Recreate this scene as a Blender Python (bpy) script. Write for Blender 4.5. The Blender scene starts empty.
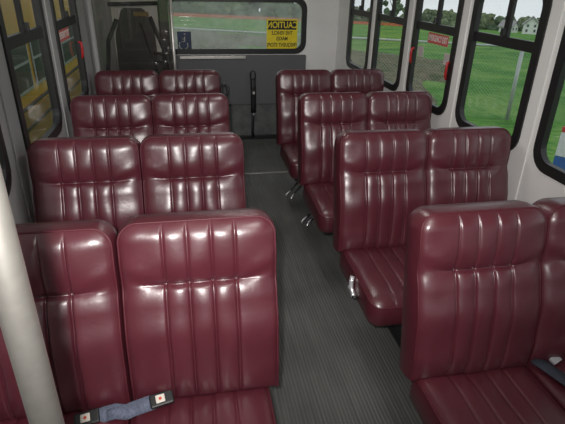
import bpy, bmesh, math, random
from mathutils import Vector, Matrix
random.seed(7)
scene = bpy.context.scene
COL = scene.collection
PI = math.pi

# ------------------------------------------------------------------ helpers
def link(o, parent=None):
    COL.objects.link(o)
    if parent is not None:
        o.parent = parent
    return o

def obj(name, bm, mat, parent=None, smooth=False, loc=None, rot=None):
    me = bpy.data.meshes.new(name)
    bmesh.ops.recalc_face_normals(bm, faces=bm.faces[:])
    if smooth:
        for f in bm.faces:
            f.smooth = True
    bm.to_mesh(me); bm.free()
    for m in (mat if isinstance(mat, (list, tuple)) else [mat]):
        me.materials.append(m)
    o = bpy.data.objects.new(name, me)
    if loc: o.location = loc
    if rot: o.rotation_euler = rot
    return link(o, parent)

def tag(o, label=None, cat=None, group=None, kind=None):
    if label: o['label'] = label
    if cat: o['category'] = cat
    if group: o['group'] = group
    if kind: o['kind'] = kind
    return o

def thing(name, label, cat, loc=(0, 0, 0), rot=(0, 0, 0), group=None):
    o = bpy.data.objects.new(name, None)
    o.empty_display_size = .1
    o.location = loc; o.rotation_euler = rot
    return tag(link(o), label, cat, group)

def struct(name, bm, mat, **k):
    return tag(obj(name, bm, mat, **k), kind='structure')

def BM(): return bmesh.new()

def box(bm, x0, x1, y0, y1, z0, z1, bev=0, mi=0):
    M = Matrix.Translation(((x0+x1)/2, (y0+y1)/2, (z0+z1)/2)) @ Matrix.Diagonal((x1-x0, y1-y0, z1-z0, 1))
    r = bmesh.ops.create_cube(bm, size=1, matrix=M)
    vs = r['verts']
    fs = {f for v in vs for f in v.link_faces}
    for f in fs: f.material_index = mi
    if bev:
        es = {e for v in vs for e in v.link_edges}
        bmesh.ops.bevel(bm, geom=list(es), offset=bev, segments=2, affect='EDGES', profile=.5)

def tube(bm, pts, r, n=10, closed=False, cap=True):
    """sweep a circle of radius r (number or list) along pts"""
    P = [Vector(p) for p in pts]
    N = len(P)
    rings = []
    up = None
    for i in range(N):
        if closed:
            t = (P[(i+1) % N]-P[i-1]).normalized()
        else:
            t = (P[min(i+1, N-1)]-P[max(i-1, 0)]).normalized()
        if up is None:
            a = Vector((0, 0, 1)) if abs(t.z) < .9 else Vector((1, 0, 0))
            up = (a - t*a.dot(t)).normalized()
        else:
            up = (up - t*up.dot(t)).normalized()
        s = t.cross(up)
        rr = r[i] if isinstance(r, (list, tuple)) else r
        rings.append([bm.verts.new(P[i] + (up*math.cos(2*PI*k/n) + s*math.sin(2*PI*k/n))*rr) for k in range(n)])
    M = N if closed else N-1
    for i in range(M):
        A, B = rings[i], rings[(i+1) % N]
        for k in range(n):
            f = bm.faces.new((A[k], A[(k+1) % n], B[(k+1) % n], B[k])); f.smooth = True
    if cap and not closed:
        bm.faces.new(rings[0]); bm.faces.new(rings[-1][::-1])

def rrect(x0, x1, z0, z1, r, n=6):
    """rounded rectangle outline, counter-clockwise, as (a,b) pairs"""
    out = []
    for cx, cz, a0 in ((x1-r, z1-r, 0), (x0+r, z1-r, PI/2), (x0+r, z0+r, PI), (x1-r, z0+r, 1.5*PI)):
        for k in range(n+1):
            a = a0 + PI/2*k/n
            out.append((cx+r*math.cos(a), cz+r*math.sin(a)))
    return out

def ring_solid(bm, outer, inner, place, d0, d1, bev=0):
    """solid ring between two outlines of equal count, from depth d0 to d1; place(a,b,d)->xyz"""
    n = len(outer)
    A = [bm.verts.new(place(a, b, d0)) for a, b in outer]
    B = [bm.verts.new(place(a, b, d0)) for a, b in inner]
    C = [bm.verts.new(place(a, b, d1)) for a, b in outer]
    D = [bm.verts.new(place(a, b, d1)) for a, b in inner]
    for i in range(n):
        j = (i+1) % n
        bm.faces.new((A[i], A[j], B[j], B[i])); bm.faces.new((C[j], C[i], D[i], D[j]))
        bm.faces.new((A[j], A[i], C[i], C[j])); bm.faces.new((B[i], B[j], D[j], D[i]))

def rect_around(outline, x0, x1, z0, z1):
    """project an outline from its centre onto the rectangle around it"""
    cx = sum(p[0] for p in outline)/len(outline); cz = sum(p[1] for p in outline)/len(outline)
    n = len(outline)//4
    corners = [(x1, z1), (x0, z1), (x0, z0), (x1, z0)]
    out = []
    for i, (a, b) in enumerate(outline):
        q, k = divmod(i, n)
        c = corners[q]
        m = n//2
        if k == m: out.append(c); continue
        # before the corner middle the point sits on one side, after it on the next
        horiz = (q in (1, 3)) == (k < m)
        if horiz: out.append((min(max(a, x0), x1), c[1]))
        else: out.append((c[0], min(max(b, z0), z1)))
    return out

def sheet(bm, outline, place, d):
    bm.faces.new([bm.verts.new(place(a, b, d)) for a, b in outline])

# ------------------------------------------------------------------ materials
def nodes(name):
    m = bpy.data.materials.new(name); m.use_nodes = True
    nt = m.node_tree
    return m, nt, nt.nodes['Principled BSDF'], nt.nodes, nt.links

def plain(name, col, rough=.5, metal=0, spec=.5, noise=0, nscale=30, bump=0, bscale=200, coat=0):
    m, nt, b, N, L = nodes(name)
    b.inputs['Base Color'].default_value = (*col, 1)
    b.inputs['Roughness'].default_value = rough
    b.inputs['Metallic'].default_value = metal
    b.inputs['Specular IOR Level'].default_value = spec
    b.inputs['Coat Weight'].default_value = coat
    tc = N.new('ShaderNodeTexCoord')
    if noise:
        t = N.new('ShaderNodeTexNoise'); t.inputs['Scale'].default_value = nscale; t.inputs['Detail'].default_value = 4
        L.new(tc.outputs['Object'], t.inputs['Vector'])
        r = N.new('ShaderNodeValToRGB')
        r.color_ramp.elements[0].position = .3; r.color_ramp.elements[1].position = .7
        r.color_ramp.elements[0].color = (*[c*(1-noise) for c in col], 1)
        r.color_ramp.elements[1].color = (*[min(1, c*(1+noise)) for c in col], 1)
        L.new(t.outputs['Fac'], r.inputs['Fac']); L.new(r.outputs['Color'], b.inputs['Base Color'])
    if bump:
        t2 = N.new('ShaderNodeTexNoise'); t2.inputs['Scale'].default_value = bscale; t2.inputs['Detail'].default_value = 3
        L.new(tc.outputs['Object'], t2.inputs['Vector'])
        bp = N.new('ShaderNodeBump'); bp.inputs['Strength'].default_value = bump; bp.inputs['Distance'].default_value = .004
        L.new(t2.outputs['Fac'], bp.inputs['Height']); L.new(bp.outputs['Normal'], b.inputs['Normal'])
    return m

M = {}
M['vinyl'] = plain('burgundy_vinyl', (.088, .0145, .0235), .345, spec=1.0, noise=.10, nscale=9, bump=.10, bscale=55)
M['piping'] = plain('burgundy_piping', (.085, .015, .023), .5, spec=.35, noise=.05)
M['seat_shell'] = plain('dark_seat_shell', (.02, .018, .02), .6, noise=.1)
M['black'] = plain('black_rubber', (.012, .012, .013), .45, noise=.15, nscale=20)
M['black_metal'] = plain('black_painted_steel', (.014, .014, .015), .4, spec=.5, noise=.1)
M['chrome'] = plain('chrome', (.80, .80, .84), .22, .55, noise=.04)
M['steel'] = plain('brushed_steel', (.40, .38, .35), .40, .89, noise=.06, nscale=60)
M['alu'] = plain('aluminium', (.55, .53, .50), .38, .9, noise=.08)
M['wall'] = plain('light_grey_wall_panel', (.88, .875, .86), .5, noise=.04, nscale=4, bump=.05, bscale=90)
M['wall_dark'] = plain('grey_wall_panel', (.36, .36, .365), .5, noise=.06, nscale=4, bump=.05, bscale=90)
M['ceiling'] = plain('ceiling_panel', (.7, .69, .66), .6, noise=.03)
M['carpet'] = plain('grey_carpet_panel', (.15, .15, .158), .9, noise=.18, nscale=120, bump=.5, bscale=300, spec=.2)
M['kick'] = plain('grey_green_kick_panel', (.125, .137, .132), .4, noise=.25, nscale=14)
M['red'] = plain('red_plastic', (.5, .02, .025), .4, noise=.05)
M['label_white'] = plain('white_label', (.62, .56, .55), .5, noise=.06)
M['sign_red'] = plain('red_label', (.62, .13, .12), .5, noise=.08)
M['sign_white'] = plain('pale_lettering', (.92, .86, .82), .5, noise=.03)
M['yellow_sign'] = plain('yellow_sticker', (.86, .68, .015), .45, noise=.06)
M['ink'] = plain('black_ink', (.012, .012, .01), .5, noise=.05)
M['blue_sign'] = plain('dark_blue_sticker', (.012, .028, .075), .5, noise=.08)
M['icon'] = plain('pale_icon', (.42, .43, .40), .5, noise=.05)
M['belt'] = plain('blue_grey_webbing', (.12, .135, .19), .75, noise=.25, nscale=160, bump=.4, bscale=400, spec=.25)
M['belt_dark'] = plain('charcoal_webbing', (.05, .056, .075), .75, noise=.25, nscale=160, bump=.4, bscale=400, spec=.25)
M['button'] = plain('cream_button', (.68, .62, .55), .4, noise=.04)
M['orange_mark'] = plain('red_emblem', (.55, .06, .03), .4, noise=.04)
M['bus_yellow'] = plain('school_bus_yellow', (.50, .27, .02), .35, noise=.08, nscale=2)
M['bus_skirt'] = plain('ochre_bus_skirt', (.22, .125, .025), .5, noise=.12, nscale=2)
M['bus_glass'] = plain('dark_bus_window', (.03, .035, .035), .35, spec=.2, noise=.3, nscale=3)
M['bus_sash'] = plain('silver_window_sash', (.36, .37, .37), .4, .3, noise=.06)
M['tyre'] = plain('tyre_rubber', (.02, .02, .02), .8, noise=.1)
M['galv'] = plain('galvanised_steel', (.46, .48, .48), .5, .3, noise=.1)
M['orange'] = plain('orange_netting', (.62, .16, .08), .7, noise=.2, nscale=3)
M['white_paint'] = plain('white_siding', (.82, .82, .80), .6, noise=.04)
M['roof_grey'] = plain('grey_shingles', (.30, .29, .29), .8, noise=.2, nscale=3)
M['house_glass'] = plain('house_window', (.10, .11, .12), .2, noise=.1)
M['bark'] = plain('bark', (.10, .085, .07), .9, noise=.3)
M['yellow_strap'] = plain('yellow_strap', (.30, .20, .05), .6, noise=.15)
M['board_blue'] = plain('blue_board', (.02, .10, .34), .5, noise=.05)
M['board_white'] = plain('white_board', (.62, .64, .66), .5, noise=.03)

def leaf_mat(name, c0, c1, sc):
    m, nt, b, N, L = nodes(name)
    tc = N.new('ShaderNodeTexCoord'); t = N.new('ShaderNodeTexNoise')
    t.inputs['Scale'].default_value = sc; t.inputs['Detail'].default_value = 6
    L.new(tc.outputs['Object'], t.inputs['Vector'])
    r = N.new('ShaderNodeValToRGB'); r.color_ramp.elements[0].position = .35; r.color_ramp.elements[1].position = .68
    r.color_ramp.elements[0].color = (*c0, 1); r.color_ramp.elements[1].color = (*c1, 1)
    L.new(t.outputs['Fac'], r.inputs['Fac']); L.new(r.outputs['Color'], b.inputs['Base Color'])
    b.inputs['Roughness'].default_value = .9; b.inputs['Specular IOR Level'].default_value = .1
    return m
M['leaf_a'] = leaf_mat('foliage_grey_green', (.055, .085, .05), (.16, .21, .12), .9)
M['leaf_b'] = leaf_mat('foliage_pale_green', (.08, .115, .06), (.22, .27, .15), .8)

def glass(name, haze=0., tint=(1, 1, 1), rough=.02, spec=.06):
    m = bpy.data.materials.new(name); m.use_nodes = True
    nt = m.node_tree; N, L = nt.nodes, nt.links
    for n in list(N): N.remove(n)
    out = N.new('ShaderNodeOutputMaterial')
    tr = N.new('ShaderNodeBsdfTransparent'); tr.inputs['Color'].default_value = (*tint, 1)
    gl = N.new('ShaderNodeBsdfGlossy'); gl.inputs['Roughness'].default_value = rough
    # thin pane: Schlick reflectance, the same from both sides
    lw = N.new('ShaderNodeLayerWeight'); lw.inputs['Blend'].default_value = .5
    p5 = N.new('ShaderNodeMath'); p5.operation = 'POWER'; p5.inputs[1].default_value = 5
    L.new(lw.outputs['Facing'], p5.inputs[0])
    fr = N.new('ShaderNodeMath'); fr.operation = 'MULTIPLY_ADD'; fr.inputs[1].default_value = .85; fr.inputs[2].default_value = spec
    L.new(p5.outputs[0], fr.inputs[0])
    mx = N.new('ShaderNodeMixShader')
    L.new(fr.outputs[0], mx.inputs[0]); L.new(tr.outputs[0], mx.inputs[1]); L.new(gl.outputs[0], mx.inputs[2])
    last = mx
    if haze:
        tc = N.new('ShaderNodeTexCoord'); t = N.new('ShaderNodeTexNoise'); t.inputs['Scale'].default_value = 6; t.inputs['Detail'].default_value = 5
        L.new(tc.outputs['Object'], t.inputs['Vector'])
        mp = N.new('ShaderNodeMapRange'); mp.inputs[1].default_value = .25; mp.inputs[2].default_value = .75
        mp.inputs[3].default_value = haze*.6; mp.inputs[4].default_value = haze*1.4
        L.new(t.outputs['Fac'], mp.inputs[0])
        df = N.new('ShaderNodeBsdfDiffuse'); df.inputs['Color'].default_value = (.75, .77, .76, 1)
        tl = N.new('ShaderNodeBsdfTranslucent'); tl.inputs['Color'].default_value = (.75, .77, .76, 1)
        ad = N.new('ShaderNodeMixShader'); ad.inputs[0].default_value = .6
        L.new(df.outputs[0], ad.inputs[1]); L.new(tl.outputs[0], ad.inputs[2])
        m2 = N.new('ShaderNodeMixShader')
        L.new(mp.outputs[0], m2.inputs[0]); L.new(mx.outputs[0], m2.inputs[1]); L.new(ad.outputs[0], m2.inputs[2])
        last = m2
    L.new(last.outputs[0], out.inputs['Surface'])
    return m
M['glass'] = glass('window_glass', .012, (.93, .96, .94))
M['glass_dark'] = glass('tinted_window_glass', .01, (.72, .75, .74))
M['glass_hazy'] = glass('dirty_rear_glass', .34, (.85, .88, .88))
M['acrylic'] = glass('clear_acrylic', .03, (.80, .79, .76), .04)

def floor_mat():
    m, nt, b, N, L = nodes('ribbed_rubber_floor')
    tc = N.new('ShaderNodeTexCoord')
    w = N.new('ShaderNodeTexWave'); w.wave_type = 'BANDS'; w.bands_direction = 'X'; w.inputs['Scale'].default_value = 20
    w.inputs['Distortion'].default_value = .15; w.inputs['Detail'].default_value = 1
    L.new(tc.outputs['Object'], w.inputs['Vector'])
    mp = N.new('ShaderNodeMapping'); mp.inputs['Scale'].default_value = (40, 1.6, 1)
    L.new(tc.outputs['Object'], mp.inputs['Vector'])
    t = N.new('ShaderNodeTexNoise'); t.inputs['Scale'].default_value = 1.5; t.inputs['Detail'].default_value = 6
    L.new(mp.outputs[0], t.inputs['Vector'])
    t2 = N.new('ShaderNodeTexNoise'); t2.inputs['Scale'].default_value = 2.2; t2.inputs['Detail'].default_value = 5
    L.new(tc.outputs['Object'], t2.inputs['Vector'])
    r = N.new('ShaderNodeValToRGB'); r.color_ramp.elements[0].position = .3; r.color_ramp.elements[1].position = .8
    r.color_ramp.elements[0].color = (.095, .098, .095, 1); r.color_ramp.elements[1].color = (.150, .148, .143, 1)
    L.new(t.outputs['Fac'], r.inputs['Fac'])
    r2 = N.new('ShaderNodeMapRange'); r2.inputs[1].default_value = .3; r2.inputs[2].default_value = .7; r2.inputs[3].default_value = .75; r2.inputs[4].default_value = 1.2
    L.new(t2.outputs['Fac'], r2.inputs[0])
    wr = N.new('ShaderNodeMapRange'); wr.inputs[3].default_value = .80; wr.inputs[4].default_value = 1.12
    L.new(w.outputs['Fac'], wr.inputs[0])
    mu = N.new('ShaderNodeMath'); mu.operation = 'MULTIPLY'; L.new(r2.outputs[0], mu.inputs[0]); L.new(wr.outputs[0], mu.inputs[1])
    vm = N.new('ShaderNodeVectorMath'); vm.operation = 'SCALE'; L.new(r.outputs['Color'], vm.inputs[0]); L.new(mu.outputs[0], vm.inputs['Scale'])
    L.new(vm.outputs[0], b.inputs['Base Color'])
    bp = N.new('ShaderNodeBump'); bp.inputs['Strength'].default_value = .4; bp.inputs['Distance'].default_value = .004
    L.new(w.outputs['Fac'], bp.inputs['Height']); L.new(bp.outputs['Normal'], b.inputs['Normal'])
    b.inputs['Roughness'].default_value = .6; b.inputs['Specular IOR Level'].default_value = .3
    return m
M['floor'] = floor_mat()

def ground_mat():
    m, nt, b, N, L = nodes('grass_ground')
    tc = N.new('ShaderNodeTexCoord')
    def noise(s, d):
        t = N.new('ShaderNodeTexNoise'); t.inputs['Scale'].default_value = s; t.inputs['Detail'].default_value = d
        L.new(tc.outputs['Object'], t.inputs['Vector']); return t
    a = noise(.35, 5); c = noise(5, 6)
    mu = N.new('ShaderNodeMath'); mu.operation = 'ADD'
    h = N.new('ShaderNodeMath'); h.operation = 'MULTIPLY'; h.inputs[1].default_value = .7
    L.new(c.outputs['Fac'], h.inputs[0]); L.new(a.outputs['Fac'], mu.inputs[0]); L.new(h.outputs[0], mu.inputs[1])
    r = N.new('ShaderNodeValToRGB')
    e = r.color_ramp.elements
    e[0].position = .55; e[0].color = (.035, .105, .020, 1)
    e[1].position = 1.05; e[1].color = (.17, .30, .075, 1)
    k = e.new(.80); k.color = (.080, .225, .042, 1)
    L.new(mu.outputs[0], r.inputs['Fac']); L.new(r.outputs['Color'], b.inputs['Base Color'])
    b.inputs['Roughness'].default_value = .95; b.inputs['Specular IOR Level'].default_value = .05
    bp = N.new('ShaderNodeBump'); bp.inputs['Strength'].default_value = .7; bp.inputs['Distance'].default_value = .12
    L.new(c.outputs['Fac'], bp.inputs['Height']); L.new(bp.outputs['Normal'], b.inputs['Normal'])
    return m
M['ground'] = ground_mat()
M['dirt'] = leaf_mat('ploughed_dirt', (.05, .075, .03), (.20, .165, .11), 2.4)

def mesh_mat():
    m = bpy.data.materials.new('chain_link_wire'); m.use_nodes = True
    nt = m.node_tree; N, L = nt.nodes, nt.links; b = N['Principled BSDF']
    b.inputs['Base Color'].default_value = (.42, .44, .44, 1); b.inputs['Roughness'].default_value = .5; b.inputs['Metallic'].default_value = .3
    tc = N.new('ShaderNodeTexCoord'); mp = N.new('ShaderNodeMapping'); mp.inputs['Rotation'].default_value = (0, 0, 0)
    L.new(tc.outputs['Object'], mp.inputs['Vector'])
    sp = N.new('ShaderNodeSeparateXYZ'); L.new(mp.outputs[0], sp.inputs[0])
    vals = []
    for op in ('ADD', 'SUBTRACT'):
        a = N.new('ShaderNodeMath'); a.operation = op; L.new(sp.outputs['X'], a.inputs[0]); L.new(sp.outputs['Z'], a.inputs[1])
        s = N.new('ShaderNodeMath'); s.operation = 'MULTIPLY'; s.inputs[1].default_value = 1/.085; L.new(a.outputs[0], s.inputs[0])
        f = N.new('ShaderNodeMath'); f.operation = 'FRACT'; L.new(s.outputs[0], f.inputs[0])
        g = N.new('ShaderNodeMath'); g.operation = 'LESS_THAN'; g.inputs[1].default_value = .055; L.new(f.outputs[0], g.inputs[0])
        vals.append(g)
    mx = N.new('ShaderNodeMath'); mx.operation = 'MAXIMUM'; L.new(vals[0].outputs[0], mx.inputs[0]); L.new(vals[1].outputs[0], mx.inputs[1])
    tr = N.new('ShaderNodeBsdfTransparent'); ms = N.new('ShaderNodeMixShader')
    L.new(mx.outputs[0], ms.inputs[0]); L.new(tr.outputs[0], ms.inputs[1]); L.new(b.outputs[0], ms.inputs[2])
    L.new(ms.outputs[0], N['Material Output'].inputs['Surface'])
    return m
M['chain'] = mesh_mat()

# ------------------------------------------------------------------ camera (solved from the photograph's seat rows)
H_CAM = 1.588
r_ = Vector((0.98362662, -0.17906569, 0.02035074)); u_ = Vector((0.0598501, 0.43108438, 0.90032451)); f_ = Vector((0.16999012, 0.88436516, -0.43474317))
cd = bpy.data.cameras.new('camera'); cam = bpy.data.objects.new('camera', cd); COL.objects.link(cam)
cam.matrix_world = Matrix(((r_.x, u_.x, -f_.x, 0), (r_.y, u_.y, -f_.y, 0), (r_.z, u_.z, -f_.z, H_CAM), (0, 0, 0, 1)))
cd.sensor_width = 36; cd.lens = 480.42/565*36; cd.clip_start = .02; cd.clip_end = 2000
scene.camera = cam

# ------------------------------------------------------------------ bus shell
XL, XR = -.71, 1.53          # inner faces of the side walls
YF, YB = -1.3, 5.15          # front / rear walls
ZC = 1.97
TH = .032

b = BM(); box(b, XL-TH, XR+TH, YF, YB+TH, -.05, 0); struct('floor', b, M['floor'])
b = BM(); box(b, XL-TH, XR+TH, YF, YB+TH, ZC, ZC+.05); struct('ceiling', b, M['ceiling'])

def side_wall(name, xin, sgn, wins, mat, zs, r=.09):
    """wall with rounded window openings; wins = [(y0,y1)] in rising order; sgn=+1 wall lies at x>xin"""
    bm = BM()
    place = lambda a, c, d: (xin + sgn*d, a, c)
    z0, z1 = zs
    edges = [YF] + [(wins[i][1]+wins[i+1][0])/2 for i in range(len(wins)-1)] + [YB]
    for i, (y0, y1) in enumerate(wins):
        hole = rrect(y0, y1, z0, z1, r)
        ring_solid(bm, rect_around(hole, edges[i], edges[i+1], 0, ZC), hole, place, 0, TH)
    bmesh.ops.remove_doubles(bm, verts=bm.verts[:], dist=1e-5)
    return struct(name, bm, mat)

def window(idx, place, y0, y1, z0, z1, gl, r=.09, bar=1.335, mull=None, fw=.035):
    """black framed bus window: flange + frame, transom bar, slider mullion, panes"""
    outer = rrect(y0-.012, y1+.012, z0-.012, z1+.012, r+.012); hole = rrect(y0, y1, z0, z1, r)
    inner = rrect(y0+fw, y1-fw, z0+fw, z1-fw, max(.02, r-fw*.6))
    bm = BM()
    ring_solid(bm, outer, inner, place, -.009, .0)
    ring_solid(bm, rrect(y0+.001, y1-.001, z0+.001, z1-.001, r), inner, place, 0, .020)
    ring_solid(bm, rrect(y0+.0005, y1-.0005, z0+.0005, z1-.0005, r), rrect(y0+.006, y1-.006, z0+.006, z1-.006, r-.004), place, .020, TH+.002)
    def bar_box(a0, a1, c0, c1, d0, d1):
        p, q = place(a0, c0, d0), place(a1, c1, d1)
        box(bm, min(p[0], q[0]), max(p[0], q[0]), min(p[1], q[1]), max(p[1], q[1]), min(p[2], q[2]), max(p[2], q[2]))
    if bar:
        bar_box(y0+fw-.004, y1-fw+.004, bar-.024, bar+.024, .0, .022)
        if mull is None: mull = (y0+y1)/2
        bar_box(mull-.018, mull+.018, bar, z1-fw+.004, .002, .020)
    fr = struct('window_%d' % idx, bm, M['black'])
    g = BM(); sheet(g, rrect(y0+fw-.006, y1-fw+.006, z0+fw-.006, z1-fw+.006, max(.02, r-fw*.6)), place, .012)
    obj('window_glass', g, gl, fr)
    if bar:
        k = BM(); p = place(mull, bar+.045, -.006)
        box(k, p[0]-.012, p[0]+.012, p[1]-.012, p[1]+.012, p[2]-.018, p[2]+.018, .003)
        obj('slider_latch', k, M['black_metal'], fr)
    return fr

ZW = (.845, 1.60)
right_w = [(-1.03, -.45), (-.31, .27), (.55, 1.13), (1.275, 1.855), (1.995, 2.575), (2.715, 3.295), (3.45, 4.035), (4.17, 4.76)]
left_w = [(-1.2, -.6), (-.42, .18), (.42, 1.02), (1.26, 1.875), (2.125, 2.735), (2.945, 3.54)]
side_wall('wall_right', XR, 1, right_w, M['wall'], ZW)
# the school-bus side: windows end before the wheelchair bay
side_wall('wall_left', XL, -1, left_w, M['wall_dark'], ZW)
n = 1
W = {}
for k, (a, c) in enumerate(right_w):
    W['r%d' % k] = window(n, lambda y, z, d: (XR+d, y, z), a, c, *ZW, M['glass'], mull=(a+c)/2-.01); n += 1
for k, (a, c) in enumerate(left_w):
    W['l%d' % k] = window(n, lambda y, z, d: (XL-d, y, z), a, c, *ZW, M['glass_dark']); n += 1

# rear wall with its window
RW = (-.27, 1.185, .905, 1.425)
bm = BM(); pl = lambda a, c, d: (a, YB+d, c)
hole = rrect(*RW, .10)
ring_solid(bm, rect_around(hole, XL-TH, XR+TH, 0, ZC), hole, pl, 0, TH)
struct('wall_rear', bm, M['wall'])
rear_win = window(n, pl, *RW, M['glass_hazy'], r=.10, bar=None, fw=.040); n += 1
# front wall with the windshield behind the camera
bm = BM(); pf = lambda a, c, d: (a, YF-d, c)
FW = (-.55, 1.37, .85, 1.85)
hole = rrect(*FW, .10)
ring_solid(bm, rect_around(hole, XL-TH, XR+TH, 0, ZC), hole, pf, 0, TH)
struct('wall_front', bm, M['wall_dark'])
window(n, pf, *FW, M['glass'], r=.10, bar=None, fw=.05); n += 1

# ribs on the window posts and the rail under the windows
t = 1
def trim(bm, mat, smooth=False):
    global t
    o = struct('trim_%d' % t, bm, mat, smooth=smooth); t += 1
    return o
for i in range(len(right_w)-1):
    yc = (right_w[i][1]+right_w[i+1][0])/2
    bm = BM(); box(bm, XR-.006, XR, yc-.02, yc+.02, .62, 1.92, .002); trim(bm, M['wall'])
for i in range(3, len(left_w)-1):
    yc = (left_w[i][1]+left_w[i+1][0])/2
    bm = BM(); box(bm, XL, XL+.006, yc-.025, yc+.025, .62, 1.92, .002); trim(bm, M['wall_dark'])
# rear: carpeted panel, kick panel, floor track, floor strip
bm = BM(); box(bm, -.69, 1.195, YB-.05, YB, .385, .885, .004); trim(bm, M['carpet'])
bm = BM(); box(bm, -.69, 1.195, YB-.035, YB, .03, .38, .003); trim(bm, M['kick'])
bm = BM(); box(bm, -.69, 1.3, YB-.065, YB-.036, 0, .045, .004); trim(bm, M['black_metal'])
bm = BM(); box(bm, .12, 1.25, 4.045, 4.075, 0, .004, .001); trim(bm, M['alu'])
bm = BM(); box(bm, -.10, .56, YB-.062, YB-.05, .855, .885, .003)
trim(bm, M['alu'])

# red release handles and little labels on the emergency window, parts of that window
def exit_bits(win, xw, s, handles, labels):
    for yy, zz in handles:
        bm = BM()
        tube(bm, [(xw+s*.004, yy, zz+.05), (xw+s*.020, yy, zz+.045), (xw+s*.022, yy, zz+.01), (xw+s*.019, yy+.003, zz-.03), (xw+s*.012, yy+.004, zz-.052)], [.008, .009, .0085, .008, .006], 8)
        obj('release_handle', bm, M['red'], win, smooth=True)
    for ly, lz in labels:
        bm = BM(); box(bm, xw-s*.0105, xw-s*.0095, ly-.042, ly+.042, lz-.033, lz+.033)
        obj('instruction_label', bm, M['label_white'], win)
exit_bits(W['r5'], XR, -1, [(3.262, 1.135), (2.745, 1.115)], [(3.185, 1.172), (2.81, 1.172)])
exit_bits(W['l5'], XL, 1, [(3.462, 1.15)], [(3.02, 1.20)])

def text(name, s, size, mat, parent, loc, rot, scale=(1, 1, 1)):
    c = bpy.data.curves.new(name, 'FONT'); c.body = s; c.size = size
    c.align_x = 'CENTER'; c.align_y = 'CENTER'; c.extrude = .0002; c.offset = size*.018
    c.materials.append(mat)
    tmp = bpy.data.objects.new(name, c)
    me = bpy.data.meshes.new_from_object(tmp); bpy.data.objects.remove(tmp)
    o = bpy.data.objects.new(name, me); o.location = loc; o.rotation_euler = rot; o.scale = scale
    return link(o, parent)

def exit_label(label, x, yc, zc, sgn):
    o = thing('exit_label', label, 'sign', (x, yc, zc))
    bm = BM(); box(bm, -.0006, .0006, -.135, .135, -.032, .032); obj('backing', bm, M['sign_red'], o)
    rz = -PI/2 if sgn > 0 else PI/2       # faces into the bus
    text('lettering', 'EMERGENCY EXIT', .046, M['sign_white'], o, (-sgn*.0015, 0, 0), (PI/2, 0, rz), (.68, 1.1, 1))
exit_label('small red emergency exit label on the glass of the window facing the grass field', XR+.0095, 2.965, 1.272, 1)
exit_label('small red emergency exit label on the glass facing the yellow school bus', XL-.0095, 3.17, 1.274, -1)

# caution sticker on the rear glass, printed to be read from outside
o = thing('caution_sticker', 'yellow sticker with mirrored black caution lettering on the rear window', 'sticker', (.945, YB+.009, 1.085))
bm = BM(); box(bm, -.16, .16, -.0006, .0006, -.145, .145); obj('backing', bm, M['yellow_sign'], o)
bm = BM(); box(bm, -.148, .148, -.0014, -.0007, .045, .132); obj('header_band', bm, M['ink'], o)
for s, z, size, sx, mt in (('CAUTION', .088, .085, .82, 'yellow_sign'), ('THIS VEHICLE', .012, .05, .72, 'ink'), ('MAKES', -.043, .05, .78, 'ink'), ('FREQUENT STOPS', -.104, .052, .74, 'ink')):
    text('lettering', s, size, M[mt], o, (0, -.002, z), (PI/2, 0, PI), (sx, 1, 1))

# accessibility sticker in the corner of the rear glass
o = thing('accessibility_sticker', 'dark blue sticker with pale wheelchair symbol in the rear window corner', 'sticker', (-.045, YB+.009, 1.02))
bm = BM(); box(bm, -.068, .068, -.0006, .0006, -.088, .088); obj('backing', bm, M['blue_sign'], o)
bm = BM()
tube(bm, [(-.012+.042*math.cos(a), -.002, -.04+.042*math.sin(a)) for a in [math.radians(140+d*10) for d in range(26)]], .006, 6)
tube(bm, [(.002, -.002, .042), (.002, -.002, -.005), (.002-.03, -.002, -.008)], .007, 6)
tube(bm, [(.002, -.002, .02), (-.024, -.002, .018)], .005, 6)
tube(bm, [(.004, -.002, .058), (.004, -.002, .072)], .009, 8)
obj('wheelchair_symbol', bm, M['icon'], o)

# ------------------------------------------------------------------ seats
SEAM = (-.097, -.032, .034, .099)

def axis_samples(lo, hi, step, dense, w, ds):
    s = set()
    k = int(round((hi-lo)/step))
    for i in range(k+1): s.add(round(lo+(hi-lo)*i/k, 5))
    for d in dense:
        q = -w
        while q <= w+1e-9:
            if lo <= d+q <= hi: s.add(round(d+q, 5))
            q += ds
    out = sorted(s); res = [out[0]]
    for v in out[1:]:
        if v-res[-1] > ds*.55: res.append(v)
    if res[-1] != hi: res[-1] = hi
    return res

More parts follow.
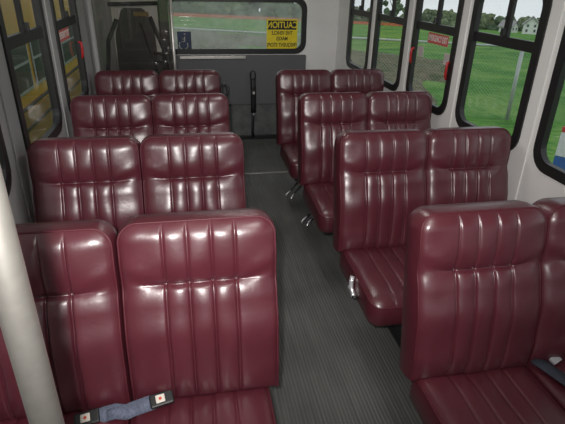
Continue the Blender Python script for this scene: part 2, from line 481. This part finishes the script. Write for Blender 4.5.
def pad(W0, H, D, r, profile, zs=None, edge=.018, puff=.006, seam0=0., wr=None, seedv=0):
    """an upholstered panel facing -Y, foot at z=0: face with seams, boxing, flat back. returns (bm cover, boundary points)"""
    w0 = W0/2; uc = .125
    us = axis_samples(-w0, w0, .018, list(SEAM)+[-w0+.006, w0-.006], .010, .0025)
    zdense = ([zs] if zs else []) + [H-.004, .004]
    zz = axis_samples(0, H, .02, zdense, .010, .003)
    zz = sorted(set([z for z in zz if z < H-r] + [H-r+r*math.sin(PI/2*k/9) for k in range(10)]))
    rnd = random.Random(seedv)
    ph = [rnd.uniform(0, 6.28) for _ in range(6)]
    def hw(z):
        if z <= H-r: return w0
        d = z-(H-r); return w0-r+math.sqrt(max(0, r*r-d*d))
    def X(u, z):
        a = abs(u)
        if a <= uc: return u
        return math.copysign(uc+(a-uc)/(w0-uc)*(hw(z)-uc), u)
    def off(x, z, e):
        o = profile(z)
        o += edge*(1-math.exp(-e/.016))
        fade = 1-math.exp(-e/.02)
        # seams and the puffs between them
        g = sum(math.exp(-((x-s)/.0038)**2) for s in SEAM)
        p = 0
        for s0, s1 in zip(SEAM[:-1], SEAM[1:]):
            if s0 < x < s1: p = math.sin(PI*(x-s0)/(s1-s0))**.6
        side = 0
        for s, sg in ((SEAM[0], -1), (SEAM[-1], 1)):
            dd = (x-s)*sg
            if dd > 0: side = max(side, math.exp(-dd/.05)*(1-math.exp(-dd/.007)))
        k = 1.0
        if zs: k = 1.1 if z > zs else 1.75
        o += fade*k*(-puff*.55*g + puff*(p*.9+side*.7))
        if zs:
            ax = max(0, abs(x)-.100)
            m = math.exp(-(ax/.012)**2)
            dz = z-zs
            o += m*(-.010*math.exp(-(dz/.006)**2))
            if dz < 0: o += .008*math.exp(dz/.035)*(1-math.exp(dz/.008))*math.exp(-(ax/.05)**2)
            # folds running from the seam's ends up to the sides
            for sg in (-1, 1):
                q = sg*x-.100
                if q > 0:
                    line = zs+.012+q*.42
                    o += fade*.0075*math.exp(-((z-line)/.011)**2)*min(1, q/.02)
                    o -= fade*.0055*math.exp(-((z-line+.026)/.012)**2)*min(1, q/.02)
        o += fade*.0012*(math.sin(31*x+19*z+ph[0])+math.sin(-17*x+37*z+ph[1])+.7*math.sin(53*x-29*z+ph[2]))
        return o
    bm = BM(); G = []
    for z in zz:
        row = []
        for u in us:
            x = X(u, z)
            e = min(hw(z)-abs(x), H-z, z*1.2)
            if z > H-r and abs(x) > w0-r:
                e = max(0, r-math.hypot(abs(x)-(w0-r), z-(H-r)))
            e = max(0, e)
            row.append(bm.verts.new((x, -off(x, z, e), z)))
        G.append(row)
    for i in range(len(zz)-1):
        for j in range(len(us)-1):
            f = bm.faces.new((G[i][j], G[i][j+1], G[i+1][j+1], G[i+1][j])); f.smooth = True
    # boundary, with outward directions
    B = []
    def nrm(z, sg):
        if z <= H-r: return (sg, 0)
        d = min(1, (z-(H-r))/r); return (sg*math.sqrt(max(0, 1-d*d)), d)
    for i in range(len(zz)): B.append((G[i][0], nrm(zz[i], -1)))
    for j in range(1, len(us)-1): B.append((G[-1][j], (0, 1)))
    for i in range(len(zz)-1, -1, -1): B.append((G[i][-1], nrm(zz[i], 1)))
    prev = [v for v, _ in B]
    for v in range(len(prev)-1):
        ed = bm.edges.get((prev[v], prev[v+1]))
        if ed: ed.smooth = False
    path = [v.co.copy() for v in prev]
    for out, fr in ((.004, .12), (.007, .45), (.005, .8), (-.004, .96), (-.022, 1.0)):
        cur = []
        for v, (nx, nz) in B:
            y = v.co.y+(D-v.co.y)*fr
            cur.append(bm.verts.new((v.co.x+nx*out, y, v.co.z+nz*out)))
        for k in range(len(cur)-1):
            f = bm.faces.new((prev[k], prev[k+1], cur[k+1], cur[k])); f.smooth = True
        prev = cur
    nz_ = len(zz)
    # back panel: rows between the left and right sides, then the top strip
    for i in range(nz_-1):
        bm.faces.new((prev[i], prev[i+1], prev[len(prev)-2-i], prev[len(prev)-1-i]))
    try: bm.faces.new(prev[nz_-1:len(prev)-nz_+1])
    except Exception: pass
    return bm, path

def back_profile(z, H=.55):
    t = z/H
    pts = [(0, -.004), (.18, .012), (.42, .022), (.58, .010), (.675, -.004), (.80, .007), (.92, .006), (1, 0)]
    for (a, p), (c, q) in zip(pts[:-1], pts[1:]):
        if t <= c:
            s = (t-a)/(c-a); s = s*s*(3-2*s); return p+(q-p)*s
    return 0
def cushion_profile(z, H=.43):
    t = z/H
    return .006*math.sin(PI*min(1, t*1.05)) - (.012*max(0, (t-.8)/.2)**2)

SW, GAP = .43, .0094
def build_cushion_and_back():
    bmb, path = pad(SW, .55, .105, .052, back_profile, zs=.372, edge=.020, puff=.0065, seedv=3)
    bp_ = BM(); tube(bp_, path, .0032, 6)
    bmc, pathc = pad(.405, .43, .11, .055, cushion_profile, edge=.022, puff=.0055, seedv=5)
    cp_ = BM(); tube(cp_, pathc, .0032, 6)
    return bmb, bp_, bmc, cp_

ZB = .4615        # seat surface
TILT = math.atan2(.1024, .5087)
def make_seat(label, x_mid, y, aisle):
    """aisle = +1: the aisle is on the +X side"""
    s = thing('bus_seat', label, 'bus seat', (x_mid, y, 0), group='double bus seats')
    bmb, bp_, bmc, cp_ = build_cushion_and_back()
    first = None
    for k, sg in enumerate((-1, 1)):
        xc = sg*(SW+GAP)/2
        if first is None:
            bk = obj('backrest', bmb, M['vinyl'], s); pp = obj('piping', bp_, M['piping'], bk)
            cu = obj('seat_cushion', bmc, M['vinyl'], s); cp = obj('piping', cp_, M['piping'], cu)
            first = (bk, pp, cu, cp)
        else:
            bk, pp, cu, cp = [o.copy() for o in first]
            for o in (bk, pp, cu, cp): COL.objects.link(o)
            bk.parent = s; cu.parent = s; pp.parent = bk; cp.parent = cu
        bk.location = (xc, -.1024+.004, ZB-.018); bk.rotation_euler = (-TILT, 0, 0)
        # face points up, panel's "top" edge to the front
        m = Matrix.Translation((xc*.95, -.075, ZB-.026)) @ Matrix(((-1, 0, 0, 0), (0, 0, -1, 0), (0, -1, 0, 0), (0, 0, 0, 1)))
        cu.matrix_local = m @ Matrix.Rotation(-.03, 4, 'X')
    # steel frame below the cushions
    bm = BM()
    x0, x1 = -SW-GAP/2+.06, SW+GAP/2-.06
    for yy in (-.44, -.14):
        box(bm, x0, x1, yy-.018, yy+.018, .285, .32, .004)
    for xx in (x0+.012, -.02, .02, x1-.012):
        box(bm, xx-.012, xx+.012, -.458, -.03, .30, .328, .003)
    for xx in (x0+.03, -.05, .05, x1-.03):
        tube(bm, [(xx, -.05, .31), (xx, .0, .40), (xx, .02, .50)], .012, 8)
    obj('seat_frame', bm, M['black_metal'], s)
    # pedestal near the aisle, with its foot on the floor
    xa = aisle*.11
    bm = BM()
    box(bm, xa-.03, xa+.03, -.28, -.12, .02, .287, .006)
    box(bm, xa-.035, xa+.035, -.36, -.04, 0, .022, .005)
    obj('leg', bm, M['black_metal'], s)
    # bracket to the side wall
    bm = BM()
    xw = -aisle*(SW+GAP/2-.06); xe = -aisle*(SW+GAP/2+.026)
    box(bm, min(xw, xe), max(xw, xe), -.46, -.10, .27, .33, .004)
    obj('wall_bracket', bm, M['black_metal'], s)
    return s

def kids(o): return [c for c in scene.objects if c.parent == o]
def copy_seat(src, label, x_mid, y):
    c = src.copy(); COL.objects.link(c); c['label'] = label; c.location = (x_mid, y, 0)
    for ch in kids(src):
        d = ch.copy(); COL.objects.link(d); d.parent = c
        for g in kids(ch):
            e = g.copy(); COL.objects.link(e); e.parent = d
    return c

S, YL, YR = .8169, 1.1886, 1.1472
xl = .2017-SW-GAP/2; xr = .6143+SW+GAP/2-.001
lab_l = ['burgundy double bus seat closest to the steel pole, blue-grey lap belt on it',
         'burgundy double bus seat directly behind the one with the blue-grey lap belt',
         'burgundy double bus seat on the school bus side, two rows ahead of the clear partition',
         'burgundy double bus seat standing against the clear partition by the wheelchair lift']
lab_r = ['burgundy double bus seat with a charcoal belt between its cushions, under the field windows',
         'burgundy double bus seat with a chrome hook hanging from its cushion side',
         'burgundy double bus seat between the chrome-hook one and the rearmost on the field side',
         'burgundy double bus seat last in its row, ahead of the grey rear wall']
L0 = make_seat(lab_l[0], xl, YL, 1)
LS = [L0]+[copy_seat(L0, lab_l[i], xl, YL+i*S) for i in (1, 2, 3)]
R0 = make_seat(lab_r[0], xr, YR, -1)
RS = [R0]+[copy_seat(R0, lab_r[i], xr, YR+i*S) for i in (1, 2, 3)]
for q in RS: q.scale.x = .955
# the aisle back of the seat by the pole leans a touch further
bk0 = [c for c in kids(L0) if c.name.startswith('backrest')][1]
bk0.location.z += .006; bk0.location.x += .006; bk0.rotation_euler.x -= .012

# aisle-side hardware of the seats facing the field
def lever(seat, pts_rod, pts_hook):
    bm = BM(); 
    for p in pts_rod: tube(bm, p, .006, 8)
    rod = obj('lever_rod', bm, M['black_metal'], seat)
    bm = BM()
    for p in pts_hook: tube(bm, p, .0058, 8)
    obj('lever_grip', bm, M['chrome'], rod)
xa = -(SW+GAP/2)
for s, px_, py_, pz_ in ((RS[2], xa+.035, -.12, .235), (RS[3], xa+.035, -.42, .195)):
    lever(s, [[(px_+.12, py_+.08, pz_+.08), (px_+.05, py_+.03, pz_+.04), (px_, py_, pz_)], [(px_+.16, py_+.10, pz_+.05), (px_+.08, py_+.05, pz_), (px_+.03, py_+.01, pz_-.03)]],
          [[(px_+.002, py_, pz_+.002), (px_-.022, py_-.02, pz_-.005), (px_-.038, py_-.025, pz_-.018), (px_-.03, py_-.018, pz_-.032)],
           [(px_+.032, py_+.01, pz_-.028), (px_+.012, py_-.01, pz_-.045), (px_, py_-.02, pz_-.052)]])
bm = BM(); tube(bm, [(xa+.06, -.33, .32), (xa+.02, -.35, .36), (xa-.012, -.36, .375)], .006, 8)
rod = obj('lever_rod', bm, M['black_metal'], RS[1])
bm = BM()
tube(bm, [(xa-.008, -.355, .415), (xa-.014, -.36, .39), (xa-.016, -.37, .365), (xa-.010, -.385, .345), (xa-.012, -.40, .338)], .011, 8)
tube(bm, [(xa-.016, -.368, .365), (xa-.014, -.345, .352), (xa-.012, -.335, .345)], .009, 8)
o = obj('lever_grip', bm, M['chrome'], rod, smooth=True); o.location = (.018, .075, .012); rod.location = (0, 0, 0)
# padded loop at the aisle corner of the last seat on the partition side
bm = BM()
tube(bm, [(SW+.040+.028*math.cos(a)*.8, .01+.02*math.sin(a), .835+.045*math.sin(a)) for a in [k*2*PI/14 for k in range(14)]], .009, 8, closed=True)
tube(bm, [(SW-.03, .03, .80), (SW+.02, .015, .812)], .008, 8)
obj('grab_loop', bm, M['black'], LS[3])

# ------------------------------------------------------------------ steel pole
o = thing('grab_pole', 'bright steel grab pole standing at the edge of the front seat', 'pole', (-.19, .44, 0))
bm = BM(); tube(bm, [(0, 0, .012), (0, 0, .7), (0, 0, 1.3), (0, 0, ZC-.012)], .0175, 28); obj('tube', bm, M['steel'], o)
for z0, z1 in ((0, .014), (ZC-.014, ZC)):
    bm = BM(); tube(bm, [(0, 0, z0), (0, 0, z1)], .042, 24); obj('flange', bm, M['steel'], o)

# ------------------------------------------------------------------ seat belts lying on the front seats
def strap(bm, pts, w, th, side=None):
    """flat webbing along pts; side = across direction per point or None for X x tangent"""
    P = [Vector(p) for p in pts]; rows = []
    for i, p in enumerate(P):
        t_ = (P[min(i+1, len(P)-1)]-P[max(i-1, 0)]).normalized()
        sd = Vector(side).normalized() if side else Vector((0, 0, 1)).cross(t_).normalized()
        sd = (sd-t_*sd.dot(t_)).normalized(); up = t_.cross(sd).normalized()
        rows.append([bm.verts.new(p+sd*a+up*c) for a, c in ((-w/2, -th/2), (w/2, -th/2), (w/2, th/2), (0, th/2+.0012), (-w/2, th/2))])
    for A, B in zip(rows[:-1], rows[1:]):
        for k in range(5):
            f = bm.faces.new((A[k], A[(k+1) % 5], B[(k+1) % 5], B[k])); f.smooth = True
    bm.faces.new(rows[0]); bm.faces.new(rows[-1][::-1])

def buckle(parent, loc, rz, tilt=0):
    bm = BM(); box(bm, -.034, .034, -.020, .020, -.009, .009, .005)
    bk = obj('buckle', bm, M['black'], parent, loc=loc, rot=(.45, tilt, rz))
    bm = BM(); box(bm, -.016, .010, -.0115, .0115, .008, .0115, .002); pb = obj('release_button', bm, M['button'], bk)
    bm = BM(); tube(bm, [(-.003, 0, .0112), (-.003, 0, .0122)], .0045, 10); obj('emblem', bm, M['orange_mark'], pb)

o = thing('seat_belt', 'blue-grey lap belt with black buckles lying across the front seat crevice', 'seat belt', (-.24, 1.055, ZB-.006))
bm = BM()
strap(bm, [(-.085, -.012, .010), (-.06, -.010, .016), (-.03, -.006, .019), (0, -.012, .017), (.03, -.006, .022), (.055, -.002, .026), (.08, .002, .029)], .042, .003, (0, .8, .6))
strap(bm, [(-.05, -.020, .021), (-.02, -.017, .025), (.01, -.022, .022), (.04, -.012, .028)], .032, .003, (0, .8, .6))
obj('webbing', bm, M['belt'], o)
buckle(o, (-.105, -.014, .013), .12, -.1); buckle(o, (.10, .004, .033), .16, -.1)

o = thing('seat_belt', 'charcoal lap belt webbing laid between the cushions under the field windows', 'seat belt', (1.07, 1.0, ZB))
bm = BM()
strap(bm, [(-.01, .045, .016), (.005, .01, .015), (.02, -.03, .014), (.035, -.07, .013), (.045, -.10, .012)], .048, .004, (1, .25, 0))
obj('webbing', bm, M['belt_dark'], o)
bm = BM(); box(bm, -.02, .02, -.012, .012, -.006, .006, .003); obj('latch_plate', bm, M['chrome'], o, loc=(.055, .03, .018), rot=(.3, 0, .4))

# ------------------------------------------------------------------ tie-down strap on the rear wall
o = thing('tie_down_strap', 'black wheelchair tie-down strap hanging on the grey rear panel', 'strap', (.63, YB-.066, 0))
bm = BM(); strap(bm, [(.0, -.012, .66), (.002, -.016, .56), (.004, -.014, .46), (.004, -.012, .36), (.003, -.012, .30)], .055, .012, (1, 0, 0)); obj('upper_webbing', bm, M['black'], o)
bm = BM(); tube(bm, [(-.022, -.006, .66), (-.026, -.01, .71), (-.012, -.012, .735), (.012, -.012, .735), (.026, -.01, .71), (.022, -.006, .66)], .007, 8); obj('hook', bm, M['black_metal'], o)
bm = BM(); box(bm, -.024, .024, -.034, -.016, .49, .545, .006); bk = obj('ratchet', bm, M['black_metal'], o)
bm = BM(); box(bm, -.006, .016, -.038, -.0345, .502, .53, .002); obj('tag', bm, M['label_white'], bk)
bm = BM(); box(bm, -.006, .010, -.030, -.018, .275, .30, .003); obj('latch_plate', bm, M['chrome'], o)
bm = BM(); strap(bm, [(.0, -.014, .30), (-.004, -.014, .2), (-.008, -.016, .1), (-.004, -.02, .03)], .030, .006, (1, 0, 0)); obj('lower_webbing', bm, M['black'], o)

# ------------------------------------------------------------------ clear partition and wheelchair lift behind it
YP = 3.86
o = thing('clear_partition', 'clear acrylic partition panel behind the last seat on the school bus side', 'partition', (0, YP, 0))
bm = BM(); box(bm, -.665, -.125, -.003, .003, .60, 1.90); obj('panel', bm, M['acrylic'], o)
for x, rr in ((-.680, .020), (-.118, .012)):
    bm = BM(); tube(bm, [(x, 0, 0), (x, 0, 1), (x, 0, ZC)], rr, 14); obj('post', bm, M['alu'] if rr < .015 else M['wall_dark'], o)
bm = BM(); box(bm, -.665, -.125, -.008, .008, .0, .60, .003); obj('lower_panel', bm, M['carpet'], o)

o = thing('wheelchair_lift', 'folded black wheelchair lift standing behind the clear partition', 'wheelchair lift', (-.40, 4.35, 0))
bm = BM()
# folded platform: tall tapered tray
pro = [(-.20, .05), (.17, .05), (.12, 1.20), (.05, 1.36), (-.12, 1.36), (-.19, 1.15)]
A = [bm.verts.new((x, -.03, z)) for x, z in pro]; B = [bm.verts.new((x, .05, z)) for x, z in pro]
bm.faces.new(A); bm.faces.new(B[::-1])
for i in range(6): bm.faces.new((A[i], A[(i+1) % 6], B[(i+1) % 6], B[i]))
bmesh.ops.bevel(bm, geom=bm.edges[:], offset=.012, segments=2, affect='EDGES')
obj('platform', bm, M['black_metal'], o)
for pts in ([(-.16, -.05, 1.28), (-.24, -.07, 1.12), (-.27, -.07, .9), (-.27, -.05, .05)], [(.10, -.05, 1.30), (.19, -.07, 1.05), (.25, -.07, .80), (.28, -.05, .05)]):
    bm = BM(); tube(bm, pts, .017, 10); obj('handrail', bm, M['black'], o)
bm = BM(); tube(bm, [(.11, -.06, 1.02), (.2, -.07, 1.01)], .014, 10); tube(bm, [(.02, -.045, 1.25), (.20, -.06, .55)], .008, 8); obj('brace', bm, M['black_metal'], o)
bm = BM(); box(bm, -.03, .09, -.045, -.030, 1.30, 1.335, .004); obj('safety_strap', bm, M['yellow_strap'], o)
bm = BM(); tube(bm, [(-.22, 0, 1.385), (.20, 0, 1.40)], .016, 10); obj('cross_bar', bm, M['black_metal'], o)
bm = BM(); box(bm, .170, .245, -.05, .05, 0, 1.80, .008); col = obj('lift_column', bm, M['black_metal'], o)
bm = BM()
tube(bm, [(.22, -.065, 1.05), (.21, -.07, 1.0), (.19, -.075, .93), (.175, -.075, .86), (.17, -.075, .8)], .013, 8); obj('hydraulic_hose', bm, M['black'], col)
for p in ((.225, -.065, 1.06), (.21, -.078, 1.02), (.195, -.084, .955), (.175, -.086, .87), (.168, -.086, .83)):
    bm = BM(); bmesh.ops.create_uvsphere(bm, u_segments=10, v_segments=6, radius=.011, matrix=Matrix.Translation(p)); obj('fitting', bm, M['chrome'], col, smooth=True)
bm = BM(); box(bm, .10, .27, -.045, .03, .60, .95, .01); obj('control_box', bm, M['black_metal'], o)

# ------------------------------------------------------------------ outside
NX, NY, NZ, CC = .0392, .0461, .9982, -.8147
def gz(x, y): return (CC-NX*x-NY*y)/NZ
bm = BM()
vs = []
xs = [-200, -60, -20, -6, -1, 3, 8, 14, 25, 45, 80, 140, 300]; ys = [-60, -20, -5, 0, 5, 10, 16, 25, 40, 70, 110, 180, 330]
G = [[bm.verts.new((x, y, gz(x, y))) for x in xs] for y in ys]
for i in range(len(ys)-1):
    for j in range(len(xs)-1): bm.faces.new((G[i][j], G[i][j+1], G[i+1][j+1], G[i+1][j]))
struct('ground', bm, M['ground'])

# ploughed dirt patch in the grass
def patch(name, cx, cy, ax, ay, ang, hgt, mat, label):
    bm = BM(); rnd = random.Random(3); nr, na = 9, 40
    rad = [1+.25*math.sin(3*k*2*PI/na+1)+.13*math.sin(7*k*2*PI/na)+rnd.uniform(-.07, .07) for k in range(na)]
    c0 = bm.verts.new((cx, cy, gz(cx, cy)+hgt)); prev = None
    for i in range(1, nr+1):
        ring = []
        for k in range(na):
            a = 2*PI*k/na; q = i/nr*rad[k]
            lx, ly = ax*q*math.cos(a), ay*q*math.sin(a)
            x = cx+lx*math.cos(ang)-ly*math.sin(ang); y = cy+lx*math.sin(ang)+ly*math.cos(ang)
            z = gz(x, y)+hgt*(1-(i/nr)**2)+rnd.uniform(0, .22)*(i < nr)*hgt*2 - (.02 if i == nr else 0)
            ring.append(bm.verts.new((x, y, z)))
        for k in range(na):
            if prev is None: bm.faces.new((c0, ring[k], ring[(k+1) % na]))
            else: bm.faces.new((prev[k], prev[(k+1) % na], ring[(k+1) % na], ring[k]))
        prev = ring
    return tag(obj(name, bm, mat, smooth=True), label, 'dirt', kind='stuff')
patch('dirt', 9.3, 25.0, 4.1, 10.0, -.22, .36, M['dirt'], 'patch of bare brown dirt beyond the fence, outside the emergency exit window')
patch('dirt', 2.4, 42, 6.0, 12, -.1, .15, M['dirt'], 'patch of bare dirt in the field behind the rear window')

# chain link fence, square to the view of the field
FP = Vector((8.25, 11.36, -1.66)); FD = Vector((r_.x, r_.y, 0)).normalized()
ang = math.atan2(FD.y, FD.x)
o = thing('chain_link_fence', 'galvanised chain link fence with a top rail standing in the grass', 'fence', FP, (0, 0, ang))
FH = 1.86
def floc(sx): p = FP+FD*sx; return gz(p.x, p.y)-FP.z
span = [-15.3, -12.2, -9.15, -6.1, -3.05, 0, 3.05, 6.1]
bm = BM(); tube(bm, [(s, 0, floc(s)+FH) for s in (-16.5, 0, 8)], .028, 8); obj('top_rail', bm, M['galv'], o)
for s in span:
    bm = BM(); z = floc(s); tube(bm, [(s, .03, z-.05), (s, .03, z+FH+.02)], .034 if s else .05, 10); obj('post', bm, M['galv'], o)
bm = BM()
A = [bm.verts.new((s, 0, floc(s)+.03)) for s in (-16.5, 8)]; B = [bm.verts.new((s, 0, floc(s)+FH)) for s in (-16.5, 8)]
bm.faces.new((A[0], A[1], B[1], B[0])); obj('wire_mesh', bm, M['chain'], o)

# orange barrier along the far edge of the field
o = thing('barrier_fence', 'long low orange barrier fence at the far edge of the field', 'fence', (30, 122, gz(30, 122)))
ends = [(-22, 103), (8, 121), (36, 133), (62, 131)]
bm = BM()
for (xa_, ya_), (xb_, yb_) in zip(ends[:-1], ends[1:]):
    q = [bm.verts.new((x-30, y-122, gz(x, y)+dz-gz(30, 122))) for x, y, dz in ((xa_, ya_, .05), (xb_, yb_, .05), (xb_, yb_, .75), (xa_, ya_, .75))]
    bm.faces.new(q)
obj('netting', bm, M['orange'], o)
for x, y in ends:
    bm = BM(); z = gz(x, y)-gz(30, 122); tube(bm, [(x-30, y-122, z), (x-30, y-122, z+.9)], .06, 8); obj('stake', bm, M['galv'], o)

# trees on the skyline
def tree(label, x, y, h, w, mat, seed, sparse=False):
    rnd = random.Random(seed); z = gz(x, y)
    o = thing('tree', label, 'tree', (x, y, z), group='trees beyond the field')
    bm = BM(); tube(bm, [(0, 0, -.3), (.1, 0, h*.3), (0, .1, h*.75)], [h*.035, h*.028, h*.01], 8)
    if sparse:
        for k in range(9):
            a = rnd.uniform(0, 6.28); z0 = h*rnd.uniform(.3, .7)
            tube(bm, [(0, 0, z0), (w*.25*math.cos(a), w*.25*math.sin(a), z0+h*.15), (w*.4*math.cos(a), w*.4*math.sin(a), z0+h*.28)], [h*.012, h*.008, h*.003], 5)
    obj('trunk', bm, M['bark'], o)
    bm = BM()
    for k in range(16 if sparse else 30):
        a = rnd.uniform(0, 6.28); q = math.sqrt(rnd.random()); zz_ = rnd.uniform(.06, .88)
        rr = w*(.13 if sparse else .24)*rnd.uniform(.7, 1.2)*(1.15-.55*zz_)
        p = Vector((w*.42*q*math.cos(a)*(1.25-zz_*.7), w*.42*q*math.sin(a)*(1.25-zz_*.7), h*zz_))
        r_1 = bmesh.ops.create_icosphere(bm, subdivisions=2, radius=rr, matrix=Matrix.Translation(p))
        for v in r_1['verts']: v.co += (v.co-p)*rnd.uniform(-.28, .30)
    obj('crown', bm, mat, o, smooth=False)
# (distance, pixel-free bearing in degrees from +Y towards +X, height, width)
rnd = random.Random(11)
spec_ = []
for k in range(27):
    a = -6.2+k*1.9
    d = 152+(k % 3)*14+rnd.uniform(-2, 2)
    h_ = rnd.uniform(4.2, 5.2)+(3.0 if a < 10 else 0); w_ = rnd.uniform(6.0, 7.2)+(.6 if a < 10 else 0)
    if k == 15: h_, d = 10.5, 150
    if 33.5 < a < 38.5: d += 22
    x, y = d*math.sin(math.radians(a)), d*math.cos(math.radians(a))
    if a < 10: lb = 'grey-green tree in the blurred tree line behind the rear window'
    elif k == 15: lb = 'tall thin-crowned tree standing above the far tree line'
    elif a < 22: lb = 'low tree beyond the orange barrier, seen through the two windows nearest the rear wall'
    elif a < 33: lb = 'low bushy tree in the skyline row between the field and the sky'
    elif a < 38.5: lb = 'low tree in the skyline directly around the white houses'
    else: lb = 'low tree on the far skyline past the white houses'
    tree(lb, x, y, h_, w_, M['leaf_a'] if k % 2 else M['leaf_b'], 20+k, sparse=(k == 15))

# white houses on the skyline
def house(label, x, y, rz, w, d, hw_, hr):
    o = thing('house', label, 'house', (x, y, gz(x, y)), (0, 0, rz))
    bm = BM(); box(bm, -w/2, w/2, -d/2, d/2, -.5, hw_)
    for yy in (-d/2, d/2):
        pass
    A = [bm.verts.new((sx*w/2, sy*d/2, hw_)) for sx, sy in ((-1, -1), (1, -1), (1, 1), (-1, 1))]
    R = [bm.verts.new((0, -d/2, hw_+hr)), bm.verts.new((0, d/2, hw_+hr))]
    bm.faces.new((A[0], A[1], R[0])); bm.faces.new((A[2], A[3], R[1]))
    obj('walls', bm, M['white_paint'], o)
    bm = BM()
    for sx in (-1, 1):
        q = [(sx*(w/2+.4), -d/2-.4, hw_-.25), (sx*(w/2+.4), d/2+.4, hw_-.25), (0, d/2+.4, hw_+hr+.1), (0, -d/2-.4, hw_+hr+.1)]
        lo = [bm.verts.new(p) for p in q]; hi = [bm.verts.new((p[0], p[1], p[2]+.2)) for p in q]
        bm.faces.new(lo); bm.faces.new(hi[::-1])
        for i in range(4): bm.faces.new((lo[i], lo[(i+1) % 4], hi[(i+1) % 4], hi[i]))
    obj('roof', bm, M['roof_grey'], o)
    for wx, wz in ((-w*.25, 1.3), (w*.25, 1.3), (-w*.22, 3.6), (w*.22, 3.6)):
        wz *= .5
        if wz+.7 < hw_+hr*.5:
            bm = BM(); box(bm, wx-.25, wx+.25, -d/2-.05, -d/2, wz, wz+.6); obj('window', bm, M['house_glass'], o)
ba = lambda a, d: (d*math.sin(math.radians(a)), d*math.cos(math.radians(a)))
x, y = ba(36.25, 146); house('white gabled house standing on the skyline among low trees', x, y, -.62, 3.7, 4.4, 2.3, 1.7)
x, y = ba(34.2, 153); house('white low house with grey roof beside the gabled house', x, y, .45, 3.2, 3.6, 1.5, 1.3)

# blue and white notice board beside the bus
o = thing('notice_board', 'blue and white notice board standing outside the field windows', 'sign', (2.33, 2.64, gz(2.33, 2.64)), (0, 0, -.95))
bm = BM(); box(bm, 0, .9, -.015, .015, 1.02, 1.615, .004); obj('blue_panel', bm, M['board_blue'], o)
bm = BM(); box(bm, 0, .9, -.016, .016, 1.617, 1.775, .004); obj('white_panel', bm, M['board_white'], o)
bm = BM(); box(bm, 0, .9, -.017, .017, 1.777, 1.81, .004); obj('red_stripe', bm, M['red'], o)
for xx in (.06, .84):
    bm = BM(); box(bm, xx-.03, xx+.03, .018, .05, -.05, 1.78); obj('post', bm, M['galv'], o)

# school bus parked alongside
o = thing('school_bus', 'yellow school bus parked close alongside the dim windows', 'bus', (-1.72, 4.2, gz(-1.72, 4.2)))
gz0 = gz(-1.72, 4.2)
def zb(z): return z-gz0
bm = BM(); box(bm, -2.3, 0, -5.5, 6.0, zb(-.45), zb(1.95), .08); obj('body', bm, M['bus_yellow'], o)
for z0, z1 in ((.30, .34), (.10, .14), (-.2, -.16)):
    bm = BM(); box(bm, 0, .02, -5.4, 5.9, zb(z0), zb(z1), .004); obj('rub_rail', bm, M['black'], o)
for k in range(8):
    y0 = -5.1+k*1.36
    bm = BM(); box(bm, 0, .015, y0, y0+1.24, zb(.46), zb(1.02), .01); w_ = obj('window', bm, M['bus_sash'], o)
    bm = BM(); box(bm, .012, .02, y0+.05, y0+1.19, zb(.50), zb(.74)); obj('pane', bm, M['bus_glass'], w_)
    bm = BM(); box(bm, .012, .02, y0+.05, y0+1.19, zb(.77), zb(.98)); obj('pane', bm, M['bus_glass'], w_)
bm = BM(); box(bm, 0, .012, -5.4, 5.9, zb(-.44), zb(.27), .004); obj('lower_panel', bm, M['bus_skirt'], o)
for yy in (-3.6, 3.8):
    bm = BM(); tube(bm, [(-.02, yy, .48), (-.28, yy, .48)], .48, 24); obj('wheel', bm, M['tyre'], o)

# ------------------------------------------------------------------ light
w = bpy.data.worlds.new('world'); scene.world = w; w.use_nodes = True
nt = w.node_tree; N, L = nt.nodes, nt.links
bg = N['Background']
tc = N.new('ShaderNodeTexCoord'); ns = N.new('ShaderNodeTexNoise'); ns.inputs['Scale'].default_value = 3; ns.inputs['Detail'].default_value = 5
L.new(tc.outputs['Generated'], ns.inputs['Vector'])
rp = N.new('ShaderNodeValToRGB'); rp.color_ramp.elements[0].position = .3; rp.color_ramp.elements[1].position = .75
rp.color_ramp.elements[0].color = (.66, .71, .76, 1); rp.color_ramp.elements[1].color = (.86, .89, .92, 1)
L.new(ns.outputs['Fac'], rp.inputs['Fac']); L.new(rp.outputs['Color'], bg.inputs['Color'])
bg.inputs['Strength'].default_value = 1.05

ld = bpy.data.lights.new('camera_flash', 'SPOT'); ld.energy = 135; ld.spot_size = math.radians(112); ld.spot_blend = .9
ld.shadow_soft_size = .016; ld.color = (1, .97, .94)
lo = bpy.data.objects.new('camera_flash', ld); COL.objects.link(lo)
lo.location = (-.045, -.01, H_CAM+.055)
lo.rotation_euler = (-(f_+.26*u_-.14*r_)).to_track_quat('Z', 'Y').to_euler()

M['lamp'] = plain('fill_lamp_cover', (.85, .84, .80), .5, noise=.02)
for yy, lb in ((.6, 'added oblong fill lamp, out of view on the ceiling above the front seats'), (2.4, 'added oblong fill lamp, out of view on the ceiling above the middle seats'), (4.2, 'added oblong fill lamp, out of view on the ceiling near the rear wall')):  # invented ceiling lamps, out of view, added to lift the interior light
    o = thing('added_fill_lamp', lb, 'added fill lamp', (.41, yy, ZC))
    bm = BM(); box(bm, -.09, .09, -.20, .20, -.014, 0, .005); obj('base', bm, M['alu'], o)
    bm = BM(); box(bm, -.075, .075, -.185, .185, -.045, -.013, .012); obj('cover', bm, M['lamp'], o)
    al = bpy.data.lights.new('added_fill_light', 'AREA'); al.shape = 'RECTANGLE'; al.size = .15; al.size_y = .37; al.energy = 3.6; al.color = (1, .97, .93)
    a_ = bpy.data.objects.new('added_fill_light', al); COL.objects.link(a_); a_.location = (.41, yy, ZC-.05)

scene.view_settings.view_transform = 'Standard'
scene.view_settings.look = 'None'
scene.view_settings.exposure = 0
